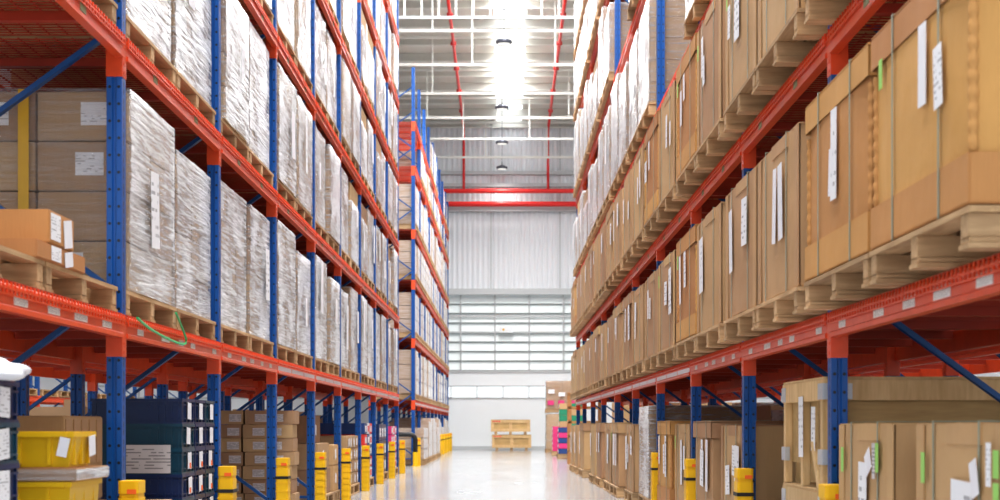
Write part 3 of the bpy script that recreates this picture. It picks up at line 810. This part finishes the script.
# ------------------------------------------------------------------ right side, floor level
def right_floor():
    g = 'cartons on the floor under the right rack'; gp = 'floor pallets under the right rack'
    spec = [ # x front, y0, y1, top z, kind, words
        (1.66, 4.93, 6.05, .96, 'plain', 'slightly bulging kraft carton with green stickers and white paper'),
        (1.66, 6.36, 7.44, .965, 'plain', 'kraft carton with white tag and overlapping top flap'),
        (1.70, 10.64, 11.75, .955, 'plain', 'smooth kraft carton behind a yellow guard and blue post'),
        (1.66, 11.95, 13.1, .985, 'cap', 'tan carton with torn sagging lid and white papers'),
        (1.68, 13.52, 14.72, .96, 'plain', 'pale kraft carton with one long white tag'),
        (1.66, 14.9, 16.15, .99, 'lid', 'golden lidded carton with four white papers'),
        (1.56, 18.0, 19.2, .96, 'plain', 'kraft carton just beyond the tall white stack on the right floor'),
        (1.50, 19.65, 20.9, .98, 'cap', 'capped carton, eighth from the viewer along the right floor'),
        (1.50, 21.0, 22.3, .97, 'plain', 'plain carton, ninth from the viewer along the right floor'),
        (1.48, 22.8, 24.05, .98, 'cap', 'capped carton, tenth from the viewer along the right floor'),
        (1.46, 24.15, 25.4, .97, 'plain', 'plain carton, eleventh from the viewer along the right floor'),
        (1.44, 27.1, 28.5, .98, 'cap', 'brown lidded carton, third from the far end of right rack'),
        (1.42, 29.0, 30.2, .96, 'plain', 'brown carton next to last along the right rack'),
        (1.40, 30.4, 31.6, .95, 'plain', 'last brown carton at the far end of the right rack'),
    ]
    for i, (x, y0, y1, zt, k, w) in enumerate(spec):
        rr = random.Random(40+i)
        pallet(x-.02, x+1.03, y0, y1, 0.001, f'floor pallet under the {w}'[:200] if len(w.split()) < 12 else f'floor pallet under {w}', gp, y0 < 20)
        t = big_carton(x+.01, y0+.03, y1-.03, PAL_H+.01, zt-PAL_H-.01, k, w, g, y0 < 22, 1.0, rr, 'kraft' if k != 'lid' else 'gold', labels=0 if i < 2 else 3 if y0 < 20 else 2)
        if i == 0:
            for q in range(4): sheet(t, -.5-.024, -.485, .30+q*.11, .055, .095, 'x-', 'green', 0, 'green_sticker')
            sheet(t, -.5-.025, -.41, .60, .05, .15, 'x-', 'paper'); sheet(t, -.5-.026, -.10, .25, .24, .36, 'x-', 'paper', .03); sheet(t, -.5-.027, -.28, .56, .08, .13, 'x-', 'plain', -.3)
        if i == 1:
            sheet(t, -.5-.028, -.04, .18, .15, .46, 'x-', 'paper', .02); sheet(t, -.5-.027, -.17, .60, .10, .10, 'x-', 'plain', -.5)
            sheet(t, -.5-.025, -.24, .57, .05, .16, 'x-', 'clab'); sheet(t, -.5-.025, -.30, .60, .05, .13, 'x-', 'green', 0, 'green_sticker')
    # tall white wrapped stack
    pallet(1.60, 2.72, 16.55, 17.85, .001, 'floor pallet under the tall white wrapped stack, right', gp, True)
    wrapped(1, 1.62, 16.6, 17.8, PAL_H+.003, 1.02, 'tall white film-wrapped stack between cartons on the right floor', g, 1, 1.08, 'dbrown', random.Random(5))
    # pine crate on crate by the first right post
    def pine(z, hgt, lab, legs):
        t = thing('wooden_crate', lab, 'crate', (2.22, 8.43, z), 0, 'pine crates by the right post')
        a, b = .52, .55
        f = .12 if legs else .0
        link('board_panel', MB().box(-a+.02,a-.02,-b+.02,b-.02,f,hgt-.01).mesh('panel','ply',.003), t)
        for yy in (-b+.035, 0, b-.035):
            link('batten', cached(('batten',hgt), lambda: MB().box(-.02,.02,-.035,.035,0,hgt-.1).mesh('batten','crate',.003)), t, (-a,yy,0))
        for xx in (-a+.04, a-.04):
            link('batten', cached(('batteny',hgt), lambda: MB().box(-.04,.04,-.02,.02,0,hgt-.1).mesh('batten','crate',.003)), t, (xx,-b,0))
        link('top_rail', MB().box(-a-.024,-a+.01,-b-.02,b+.02,hgt-.11,hgt).box(-a+.011,a,-b-.018,-b+.01,hgt-.11,hgt-.001).mesh('top_rail','crate',.003), t)
        link('top_board', MB().box(-a-.02,a+.02,-b-.02,b+.02,hgt,hgt+.015).mesh('top_board','crate',.003), t)
        for yy in (-b, b):
            for zz in ((hgt-.105, hgt-.02), (.13, .21)):
                s = -1 if yy < 0 else 1
                link('steel_corner', MB().box(-a-.028,-a+.0,yy-s*.09 if s > 0 else yy-.026,yy+.026 if s > 0 else yy+.09,zz[0],zz[1]).box(-a-.024,-a+.13,yy+s*.026-.004,yy+s*.026+.004,zz[0]+.001,zz[1]-.001).mesh('corner','zinc'), t)
        if legs:
            link('diagonal_batten', MB().prism([(-.03,0),(.03,0),(.2,.25),(.14,.25)], -.02, 0, 0).mesh('diag','crate'), t, (-a-.004,-.45,.0))
            sheet(t, -a-.03, -.02, .16, .12, .34, 'x-', 'paper', -.02)
            sheet(t, -a+.01-.03, -.3, .2, .1, .24, 'x-', 'paper', .02)
    pine(0.001, .60, 'lower pine crate on the floor by the first right post', False)
    pine(.62, .58, 'pine crate with steel corners and paper tag stacked by right post', True)
    # big plywood box at the back of the bay
    t = thing('plywood_box', 'large dark plywood box behind the pine crates under the right rack', 'box', (2.32, 9.75, 0))
    # sits behind the pine crates
    link('panel', MB().box(-.32,.62,-.68+.0,.5,.10,1.24).mesh('panel','ply',.004), t)
    link('batten', MB().box(-.34,.64,-.70,-.68,1.10,1.25).box(.50,.64,-.70,-.68,.1,1.10).mesh('batten','ply',.003), t)
    link('skid', MB().box(-.3,.6,-.6,-.5,0,.1).box(-.3,.6,.3,.4,0,.1).mesh('skid','wood'), t)
    # goods beyond the end of the right rack, standing on the floor
    def fp(px, Y): return (px-504)*Y/F
    Y = 51.5
    pallet(1.44, 2.6, Y, Y+1.2, .001, 'floor pallet under the tall pale stack beyond the right rack', gp)
    wrapped(1, 1.46, Y+.03, Y+1.15, PAL_H+.003, 1.2, 'lower half of tall pale wrapped stack beyond the right rack', 'far floor goods', 1, 1.1, 'kraft', random.Random(3))
    pallet(1.44, 2.6, Y, Y+1.2, PAL_H+1.24, 'upper pallet within the tall pale stack beyond the right rack', gp)
    t = wrapped(1, 1.46, Y+.03, Y+1.15, 2*PAL_H+1.245, .95, 'upper half of tall pale wrapped stack beyond the right rack', 'far floor goods', 1, 1.1, 'kraft', random.Random(4))
    for q in range(3): sheet(t, -.4+q*.36, -.62, .12, .22, .16, 'y-', 'pink', 0, 'pink_label')
    for q in range(3): sheet(t, -.38+q*.36, -.62, .42+.1*(q==0), .22, .14, 'y-', 'paper')
    # pallets of coloured goods
    def cartons(x0, Y, nx, ny, nz, d, w, hgt, mats, word, zbase=.143):
        for k in range(nz):
            for j in range(ny):
                for i in range(nx):
                    m = mats[(k+j+i) % len(mats)]
                    o = link('boxed_goods', bx(d-.01, w-.01, hgt-.006, m, .006), None, (x0+d*(i+.5), Y+w*(j+.5), zbase+k*hgt+.002))
                    side = ORD[i] + ' from the aisle'
                    tag(o, f'{ {"pink":"pink","navy":"navy","kraft":"kraft","cgreen":"green","gold":"orange-brown"}[m]} carton, {ORD[k]} layer up, {side}, row {["one","two","three","four"][j]}, {word}', 'carton', f'cartons on {word}')
                    if k < 8 and i == 0: sheet(o, -d/2-.001+.004, 0, hgt*.25, round(w*.5,2), round(hgt*.5,2), 'x-', 'plain')
    Y = 46.6
    pallet(1.5, 2.3, Y, Y+.95, .001, 'floor pallet under pink cartons beyond the right rack', gp)
    cartons(1.52, Y+.02, 2, 2, 5, .36, .45, .155, ['pink'], 'pink pallet past right rack')
    Y = 42.2
    pallet(1.52, 2.3, Y, Y+.95, .001, 'floor pallet under navy and pink cartons beyond right rack', gp)
    cartons(1.54, Y+.02, 2, 2, 5, .36, .45, .15, ['navy','pink'], 'mixed pallet past right rack')
    cartons(1.56, Y+.05, 2, 1, 4, .34, .45, .17, ['kraft','cgreen','cgreen'], 'top of mixed pallet', .143+.752)
    # tall orange-brown board stack right at the rack end
    t = thing('timber_stand', 'tall orange-brown timber stand at the end of right rack', 'stand', (1.98, 36.6, 0))
    f = MB()
    for xx in (-.38, .38):
        for yy in (-.3, .3): f.box(xx-.04,xx+.04,yy-.04,yy+.04,0,1.75)
    link('upright', f.mesh('uprights','gold'), t)
    for zz in (.3,.65,1.0,1.35,1.68): link('shelf_board', cached('tsb', lambda: MB().box(-.42,.42,-.34,.34,0,.06).mesh('board','gold')), t, (0,0,zz))
right_floor()

# ------------------------------------------------------------------ left side, floor level and loose goods
def crate_mesh(dx, dy, dz, mat):
    def mk():
        b = MB(); a, c = dx/2, dy/2; w = .012
        b.box(-a+.015,a-.015,-c+.015,c-.015,0,.01)
        b.ring(a-.015, c-.015, w, .001, dz-.021)
        for z0, z1, e in ((dz-.02,dz,0),(dz-.045,dz-.035,.004),(0,.012,.003),(.03,.038,.006)): 
            b.ring(a-e, c-e, .018-e, z0, z1)
        for yy in (-c*.9,-c*.3,c*.3,c*.9):
            b.box(-a+.006,a-.006,yy-.006,yy+.006,.01,dz-.02)
        for xx in (-a*.9, a*.45, a*.6, a*.75, a*.9):
            b.box(xx-.006,xx+.006,-c+.006,c-.006,.01,dz-.02)
        b.box(-a*.3,a*.3,-c+.002,-c+.02,dz*.62,dz*.78)
        b.box(-a+.02,a-.02,-c+.02,c-.02,dz-.03,dz-.022)
        return b.mesh('crate', mat)
    return cached(('crate',dx,dy,dz,mat), mk)

def left_floor():
    gp = 'floor pallets under the left rack'
    # far-left stack of crates with white cards, edge of the picture
    hz = .165
    for k in range(6):
        o = tag(link('plastic_crate', crate_mesh(.6,.4,hz,'dblue' if k % 2 else 'teal'), None, (-2.275, 5.9, .145+k*hz)), f'dark crate with white cards, {ORD[k]} up, stack at left picture edge', 'crate', 'crates at the left edge')
        sheet(o, .20, -.204, .02, .17, .125, 'y-', 'paper', R.uniform(-.12,.12), 'card')
        if k in (3,): sheet(o, .255, -.207, .03, .05, .04, 'y-', 'ost', 0, 'orange_sticker')
        sheet(o, .304, .0, .02, .12, .12, 'x+', 'paper', R.uniform(-.1,.1), 'card')
    pallet(-3.0, -1.9, 5.55, 6.3, .001, 'floor pallet under the dark crates at left picture edge', gp, True)
    # crumpled white film bag on top
    bm = bmesh.new(); bmesh.ops.create_icosphere(bm, subdivisions=4, radius=1)
    for v in bm.verts:
        n = v.co.copy(); d = 1 + .16*noise.noise(n*2.2) + .07*noise.noise(n*6)
        v.co = Vector((n.x*.31*d, n.y*.20*d, max(-.03, n.z*.075*d)))
    me = bpy.data.meshes.new('film_bag'); bm.to_mesh(me); bm.free(); me.materials.append(M['plain'])
    me.polygons.foreach_set('use_smooth', [True]*len(me.polygons))
    tag(link('film_bundle', me, None, (-2.20, 5.9, .145+6*hz+.032)), 'crumpled white film bundle lying on the left edge crate stack', 'film bundle')
    # yellow bins
    def ybin(z, hgt, x0, x1, y0, y1, lab):
        a, c = (x1-x0)/2, (y1-y0)/2
        t = thing('yellow_bin', lab, 'bin', ((x0+x1)/2, (y0+y1)/2, z), 0, 'yellow bins')
        b = MB(); 
        outer = [(-a+.03,-c+.03),(a-.03,-c+.03),(a-.03,c-.03),(-a+.03,c-.03)]
        v0 = len(b.v); b.v += [(x,y,0) for x,y in outer] + [(x*1.06,y*1.06,hgt) for x,y in outer] + [(x*1.0,y*1.0,hgt) for x,y in outer] + [(x*.95,y*.95,.01) for x,y in outer]
        for i in range(4):
            j = (i+1)%4; b.f += [(i,j,4+j,4+i),(4+i,4+j,8+j,8+i),(8+i,8+j,12+j,12+i)]; b.mi += [0,0,0]
        b.f += [(3,2,1,0),(12,13,14,15)]; b.mi += [0,0]
        for xx in (-a*.6,-a*.1,a*.35,a*.7): b.box(xx-.008,xx+.008,-c+.012,-c+.04,.01,hgt-.02)
        for yy in (-c*.6, 0, c*.6): b.box(a-.04,a-.012,yy-.008,yy+.008,.01,hgt-.02)
        link('bin_body', b.mesh('bin_body','ybin'), t)
        r = MB()
        r.ring(a, c, .03, hgt-.025, hgt)
        link('rim', r.mesh('rim','ybin',.003), t)
        link('lid', bx(2*a-.02, 2*c-.02, .006, 'ybin', 0), t, (0, 0, hgt-.012))
        sheet(t, a-.055, -c-.004, hgt*.3, .045, .085, 'y-', 'plain', .22, 'paper_tag')
        if z < .7: sheet(t, a-.25, -c-.004, hgt*.3, .07, .12, 'y-', 'plain', .16, 'paper_tag')
        sheet(t, a+.004, 0.1, hgt*.3, .10, .09, 'x+', 'plain', .1, 'paper_tag')
    pallet(-3.0, -1.86, 6.42, 7.24, .001, 'floor pallet under the yellow bins', gp, True)
    ybin(.143, .268, -2.62, -1.88, 6.5, 7.0, 'lowest yellow plastic bin, under the other two bins')
    ybin(.413, .300, -2.62, -1.88, 6.5, 7.0, 'middle yellow plastic bin with paper tags under the cardboard tray')
    t = thing('cardboard_tray', 'shallow wrapped cardboard tray between two yellow bins', 'tray', (-2.19, 6.76, .716))
    link('tray_body', MB().box(-.33,.33,-.26,.26,0,.008).ring(.33,.26,.008,.008,.055).mesh('tray','kraft'), t)
    link('film_wrap', MB().box(-.336,.336,-.268,-.264,.005,.05).box(.332,.336,-.264,.264,.005,.05).mesh('film','film'), t)
    ybin(.776, .155, -2.62, -1.87, 6.50, 6.86, 'topmost yellow plastic bin standing on the cardboard tray')
    # brown cartons behind them
    pallet(-3.2, -2.12, 7.33, 8.1, .001, 'floor pallet behind the yellow bins', gp, True)
    z = .143
    for k, hh in enumerate((.42, .44)):
        t = thing('brown_carton', f'{("lower","upper")[k]} brown carton behind the yellow bins', 'carton', (-2.66, 7.72, z), 0, 'brown cartons behind bins')
        link('carton_body', bx(.98, .72, hh, 'dbrown', .006), t)
        f = MB()
        for q in range(5): f.box(.49, .496, -.33+q*.14, -.33+q*.14+.10, hh*.45, hh*.96)
        link('side_flap', f.mesh('side_flap','dbrown'), t); z += hh+.003
    # blue crate stacks
    pallet(-3.1, -2.08, 9.75, 10.86, .001, 'floor pallet under the dark blue crate stacks', gp, True)
    for s, (cy, cx, mm) in enumerate(((9.96, -2.4, ('dblue','teal')), (10.345, -2.4, ('dblue','dblue')), (10.69, -2.40, ('teal','dblue')))):
        nm = ('front','middle','rear')[s]; dy = (.40,.34,.32)[s]
        for k in range(6 if s < 2 else 6):
            m = mm[0] if k in (5, 2, 0) else mm[1]
            o = tag(link('plastic_crate', crate_mesh(.6, dy, .165, m), None, (cx, cy, .143+k*.165)), f'dark blue plastic crate, {ORD[k]} up in the {nm} crate stack beside first post', 'crate', 'dark blue crates on the left floor')
            sheet(o, .304, R.uniform(-.04,.04), .03, .11, .11, 'x+', 'plain', R.uniform(-.06,.06), 'card')
            if k in (2,3): sheet(o, .307, .02, .035, .045, .035, 'x+', 'ost', 0, 'orange_sticker')
    t = tag(link('crate_placard', MB().box(-.145,.145,-.002,.002,0,.185).mesh('placard','clab'), None, (-2.32, 9.753, .645)), 'large printed white card fixed on the front blue crate stack', 'card')
    # flat carton low in front of the crates
    t = thing('flat_carton', 'flat carton with taped top in front of the blue crates', 'carton', (-2.35, 9.22, .145))
    link('carton_body', bx(.46, .72, .34, 'kraft', .006), t)
    link('tape', MB().box(-.03,.03,-.36,.36,.34,.342).mesh('tape','plain'), t)
    pallet(-2.95, -2.06, 8.8, 9.68, .001, 'floor pallet under the flat taped carton', gp, True)
    # stack of small labelled cartons
    pallet(-3.2, -2.08, 14.8, 15.4, .001, 'floor pallet under the stack of small labelled cartons', gp, True)
    cm = bx(.238, .36, .135, 'brown', .005)
    for k in range(7):
        for i in range(4):
            for j in range(1):
                ox = R.uniform(-.003,.003)
                o = tag(link('small_carton', cm, None, (-2.08-.14-.255*i+ox+(.02 if k%3==0 else 0), 15.03+.37*j, .143+k*.1375), (0,0,R.uniform(-.012,.012))),
                    f'small labelled carton, {ORD[k]} layer, {ORD[i]} from aisle, in the grid stack behind third left post', 'carton', 'small labelled cartons')
                if j == 0: sheet(o, (.04 if i else -.05), -.1815, .025, .12, .075, 'y-', 'clab', 0, 'shipping_label')
                if i == 0 and j: sheet(o, .1205, 0, .025, .12, .075, 'x+', 'clab', 0, 'shipping_label')
    # mixed goods farther down the left floor
    def loose(y0, xf, rows, word, grp):
        z = .143
        for k, (dx, dy, dz, mat, off) in enumerate(rows):
            o = tag(link('loose_carton', bx(dx, dy, dz, mat, .006), None, (-xf-dx/2-off, y0+dy/2, z)), f'{word}, {ORD[k]} from the bottom', 'carton', grp)
            sheet(o, dx/2+.0015, 0, dz*.3, .14, .12, 'x+', 'plain', R.uniform(-.2,.2))
            sheet(o, dx*.2, -dy/2-.0015, dz*.4, .14, .1, 'y-', 'clab')
            z += dz + .002
    pallet(-3.2, -2.08, 17.1, 18.3, .001, 'floor pallet under brown cartons in the fifth left bay', gp)
    loose(17.15, 2.12, [(1.0,1.1,.30,'brown',0),(1.0,1.1,.30,'brown',.02),(.95,.9,.32,'dbrown',.1)], 'brown carton stack in fifth left bay', 'cartons in fifth left bay')
    pallet(-3.2, -2.08, 18.33, 18.98, .001, 'floor pallet under pale tagged cartons in the fifth bay', gp)
    loose(18.36, 2.1, [(.9,.58,.32,'kraft',0),(.9,.58,.25,'kraft',0)], 'pale tagged carton in fifth left bay', 'pale cartons in fifth left bay')
    pallet(-3.2, -2.06, 19.75, 21.35, .001, 'floor pallet under the pile of white-tagged cartons', gp)
    for k in range(4):
        for j in range(4):
            o = tag(link('tagged_carton', bx(.5,.37,.165,'brown',.006), None, (-2.33, 19.97+.385*j, .143+k*.168)), f'carton with fluttering white tag, {ORD[k]} layer, {ORD[j]} along, sixth left bay', 'carton', 'white-tagged cartons')
            sheet(o, .254, R.uniform(-.1,.1), .03, .12, .10, 'x+', 'plain', R.uniform(-.5,.5), 'paper_tag')
    def coloured(y0, n, nz, mats, words, bay, hgt, w):
        pallet(-3.2, -2.06, y0-.05, y0+n*w+.05, .001, f'floor pallet under {words} in {bay} left bay', gp)
        for k in range(nz):
            for j in range(n):
                m = mats[(k+j) % len(mats)]
                o = tag(link('boxed_goods', bx(.9,w-.01,hgt-.006,m,.006), None, (-2.54, y0+w*(j+.5), .143+k*hgt)), f'{ {"pink":"pink","navy":"navy blue","plain":"white","redt":"red","dblue":"dark blue"}[m]} carton, {ORD[k]} layer, {ORD[j]} along, {bay} left bay', 'carton', f'{words} in {bay} left bay')
                sheet(o, .452, 0, hgt*.2, round(w*.5,2), round(hgt*.55,2), 'x+', 'paper' if m != 'plain' else 'redt')
    coloured(22.4, 3, 5, ['redt','navy','plain'], 'red white and blue cartons', 'seventh', .17, .42)
    coloured(25.0, 3, 3, ['dblue'], 'dark blue boxes', 'eighth', .28, .5)
    coloured(27.7, 3, 5, ['pink','pink','plain'], 'pink and white cartons', 'ninth', .16, .45)
    # far left rack floor loads
    for bi in range(9):
        for s in range(2):
            y0 = FY[bi]+.06+s*1.03; xo = 1.9 if bi < 4 else 2.06
            if bi >= 4: y0 -= 0
            y0 = FY[bi] + .11 + s*1.0
            pallet(-xo-1.04, -xo+.02, y0, y0+.98, .001, f'floor pallet, {PNAME[s]} half of {ORD[bi]} bay, far left rack', gp)
            wrapped(-1, xo, y0+.03, y0+.97, PAL_H+.003, R.choice((.75,.9,1.0,1.05)), f'wrapped stack on the floor, {PNAME[s]} half of {ORD[bi]} bay, far left rack', 'wrapped floor stacks in far left rack', 0, 1.0)
    # rack-end hoop barrier
    y = FY[0]-.55
    t = thing('hoop_barrier', 'black and yellow hoop barrier at the corner of far left rack', 'barrier', (-2.28, y, 0))
    up = [(-.32,0,.30),(-.32,0,.62)] + [(-.32+.12-.12*math.cos(a),0,.62+.12*math.sin(a)) for a in (PI/6,PI/3,PI/2)] + [(.1,0,.74)] + [(.1+.12*math.sin(a),0,.62+.12*math.cos(a)) for a in (PI/6,PI/3,PI/2)] + [(.22,0,.30)]
    link('hoop', MB().tube(up, .055, 12).mesh('hoop','black',0,True), t)
    for xx in (-.32,.22): link('foot_tube', MB().lathe([(.0,0),(.1,0),(.1,.015),(.062,.015),(.062,.33),(0,.33)],14,0,(xx,0)).mesh('foot','yellow'), t)
    # loose cartons on the near pallet of the lowest shelf
    zb = deck_top(LZ[0]) + PAL_H + .001
    for k, (x0, x1, y0, y1, hh, lab) in enumerate(((-2.95,-2.10,6.72,7.5,.085,'lower flat carton on the nearest lowest-shelf pallet'),(-2.8,-2.10,6.9,7.3,.155,'upper carton with white label on the nearest lowest-shelf pallet'))):
        t = thing('loose_carton', lab, 'carton', ((x0+x1)/2, (y0+y1)/2, zb), 0, 'loose cartons on near shelf')
        link('carton_body', bx(x1-x0, y1-y0, hh, 'gold', .006), t)
        sheet(t, (x1-x0)/2+.002, -.1, hh*.12, .15, round(hh*.8,3), 'x+', 'paper')
        sheet(t, (x1-x0)/2+.004, .1, hh*.05, .13, round(hh*.85,3), 'x+', 'plain', .15)
        zb += hh+.002
        # green strap loop hanging from the first stack's pallet
    z0 = deck_top(LZ[0])
    path = [(-2.06+.0*i, Y, H+(425-py)*Y/F) for i, (Y, py) in enumerate(((8.40,318),(8.5,322),(8.7,329),(9.085,337.5),(9.4,342.5),(9.6,344.5),(9.68,343),(9.69,339),(9.62,332),(9.5,322),(9.39,313)))]
    tag(link('green_strap', MB().tube(path, .008, 6).mesh('green_strap','gtape')), 'loose green strap hanging over the beam beside first left post', 'strap')
left_floor()

# ------------------------------------------------------------------ seen through the racks: next aisle on the left
def beyond():
    for i in range(13):
        y0 = 22.5+2.5*i
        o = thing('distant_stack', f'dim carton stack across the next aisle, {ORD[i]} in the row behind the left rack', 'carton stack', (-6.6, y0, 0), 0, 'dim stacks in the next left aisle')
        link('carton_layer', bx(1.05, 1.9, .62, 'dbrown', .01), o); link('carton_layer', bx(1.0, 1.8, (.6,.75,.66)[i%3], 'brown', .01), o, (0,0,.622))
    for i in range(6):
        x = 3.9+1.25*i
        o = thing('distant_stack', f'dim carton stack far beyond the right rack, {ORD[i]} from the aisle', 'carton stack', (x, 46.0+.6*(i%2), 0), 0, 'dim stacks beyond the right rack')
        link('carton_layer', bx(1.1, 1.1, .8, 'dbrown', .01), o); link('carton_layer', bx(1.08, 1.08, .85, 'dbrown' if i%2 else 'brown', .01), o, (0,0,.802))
    for i in range(1, 9):
        y0 = RY[i]+.15
        pallet(3.16, 4.2, y0, y0+1.15, .001, f'floor pallet, {ORD[i]} bay of the shadowed rack behind the right rack', 'pallets in the right back row')
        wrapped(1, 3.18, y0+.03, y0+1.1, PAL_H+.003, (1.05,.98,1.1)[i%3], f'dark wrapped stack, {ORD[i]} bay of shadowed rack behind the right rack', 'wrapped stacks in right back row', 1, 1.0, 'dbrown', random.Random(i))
        pallet(3.16, 4.2, y0+1.25, y0+2.4, .001, f'second floor pallet, {ORD[i]} bay of the shadowed rack behind the right rack', 'pallets in the right back row')
        o = thing('dim_carton', f'plain dim carton, {ORD[i]} bay of shadowed rack behind the right rack', 'carton', (3.68, y0+1.82, PAL_H+.003), 0, 'cartons in right back row')
        link('carton_body', bx(.98, 1.05, (.85,1.05,.95)[i%3], 'brown', .01), o)
    for i in range(1, 9):
        y0 = LY[i]+.15
        pallet(-4.6, -3.56, y0, y0+1.1, .001, f'floor pallet, {ORD[i]} bay of the shadowed rack behind the left rack', 'pallets in the left back row')
        o = thing('dim_carton', f'plain dim carton, {ORD[i]} bay of shadowed rack behind the left rack', 'carton', (-4.08, y0+.55, PAL_H+.003), 0, 'cartons in left back row')
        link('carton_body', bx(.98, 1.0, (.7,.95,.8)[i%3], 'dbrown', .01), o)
    XB = 9.6
    rack('distant rack across the next aisle seen under the left shelves', -1, XB, [20+2.72*i for i in range(10)], [1.44], 4.0, None, tags=False, ymax_deck=0)
    for i in range(8):
        y0 = 28.16+.1+2.72*(i//2)+1.27*(i%2)
        z = 1.44+BEAM_H+.001
        pallet(-XB-1.0, -XB+.03, y0, y0+1.15, z, f'yellowish empty pallet, {ORD[i]} along the distant rack under the left shelves', 'distant pallets')
        link_o = tag(link('yellow_tub', bx(.9,1.0,.7,'ybin',.02), None, (-XB-.5, y0+.55, .001)), f'yellow tub on the floor, {ORD[i]} along the distant left rack', 'tub', 'distant yellow tubs')
beyond()

# ------------------------------------------------------------------ light
w = bpy.data.worlds.new('World'); bpy.context.scene.world = w; w.use_nodes = True
bg = w.node_tree.nodes['Background']; bg.inputs[0].default_value = (0.95, 0.98, 1.0, 1); bg.inputs[1].default_value = 0.55
def area(loc, rot, sx, sy, power, col=(.98, .985, 1.0)):
    l = bpy.data.lights.new('daylight_fill', 'AREA'); l.shape = 'RECTANGLE'; l.size = sx; l.size_y = sy; l.energy = power; l.color = col
    o = bpy.data.objects.new('daylight_fill', l); C.objects.link(o); o.location = loc; o.rotation_euler = rot; return o
for y in (4, 13, 22, 31, 40.5, 49):
    area((0 if y < 36 else .19, y, 14.2-.026*y), (0,0,0), 3.0 if y < 36 else .9, 7.5, 1250 if y < 36 else 420)
    for x in (-7.5, 6.5): area((x, y, 12.0), (0,0,0), 2.0, 7.0, 130)
area((0, -5.5, 4.5), (PI/2, 0, 0), 9, 7, 230)  # fill light added behind the camera, not a real opening
struct('wall_front', MB().box(-16,16,-6.3,-6,0,15.2).mesh('wall_front','sheet'))

# ------------------------------------------------------------------ camera
cam = bpy.data.cameras.new('camera'); co = bpy.data.objects.new('camera', cam); C.objects.link(co)
co.location = (0, 0, H); co.rotation_euler = (PI/2, 0, 0)
cam.sensor_width = 36; cam.lens = F/1000*36; cam.shift_x = -.004; cam.shift_y = (VY-250)/1000
cam.clip_end = 200; cam.clip_start = .05
cam.dof.use_dof = True; cam.dof.focus_distance = 13.0; cam.dof.aperture_fstop = 3.5
bpy.context.scene.camera = co
vs = bpy.context.scene.view_settings
vs.view_transform = 'Standard'; vs.look = 'None'; vs.exposure = 0.36; vs.gamma = 0.9
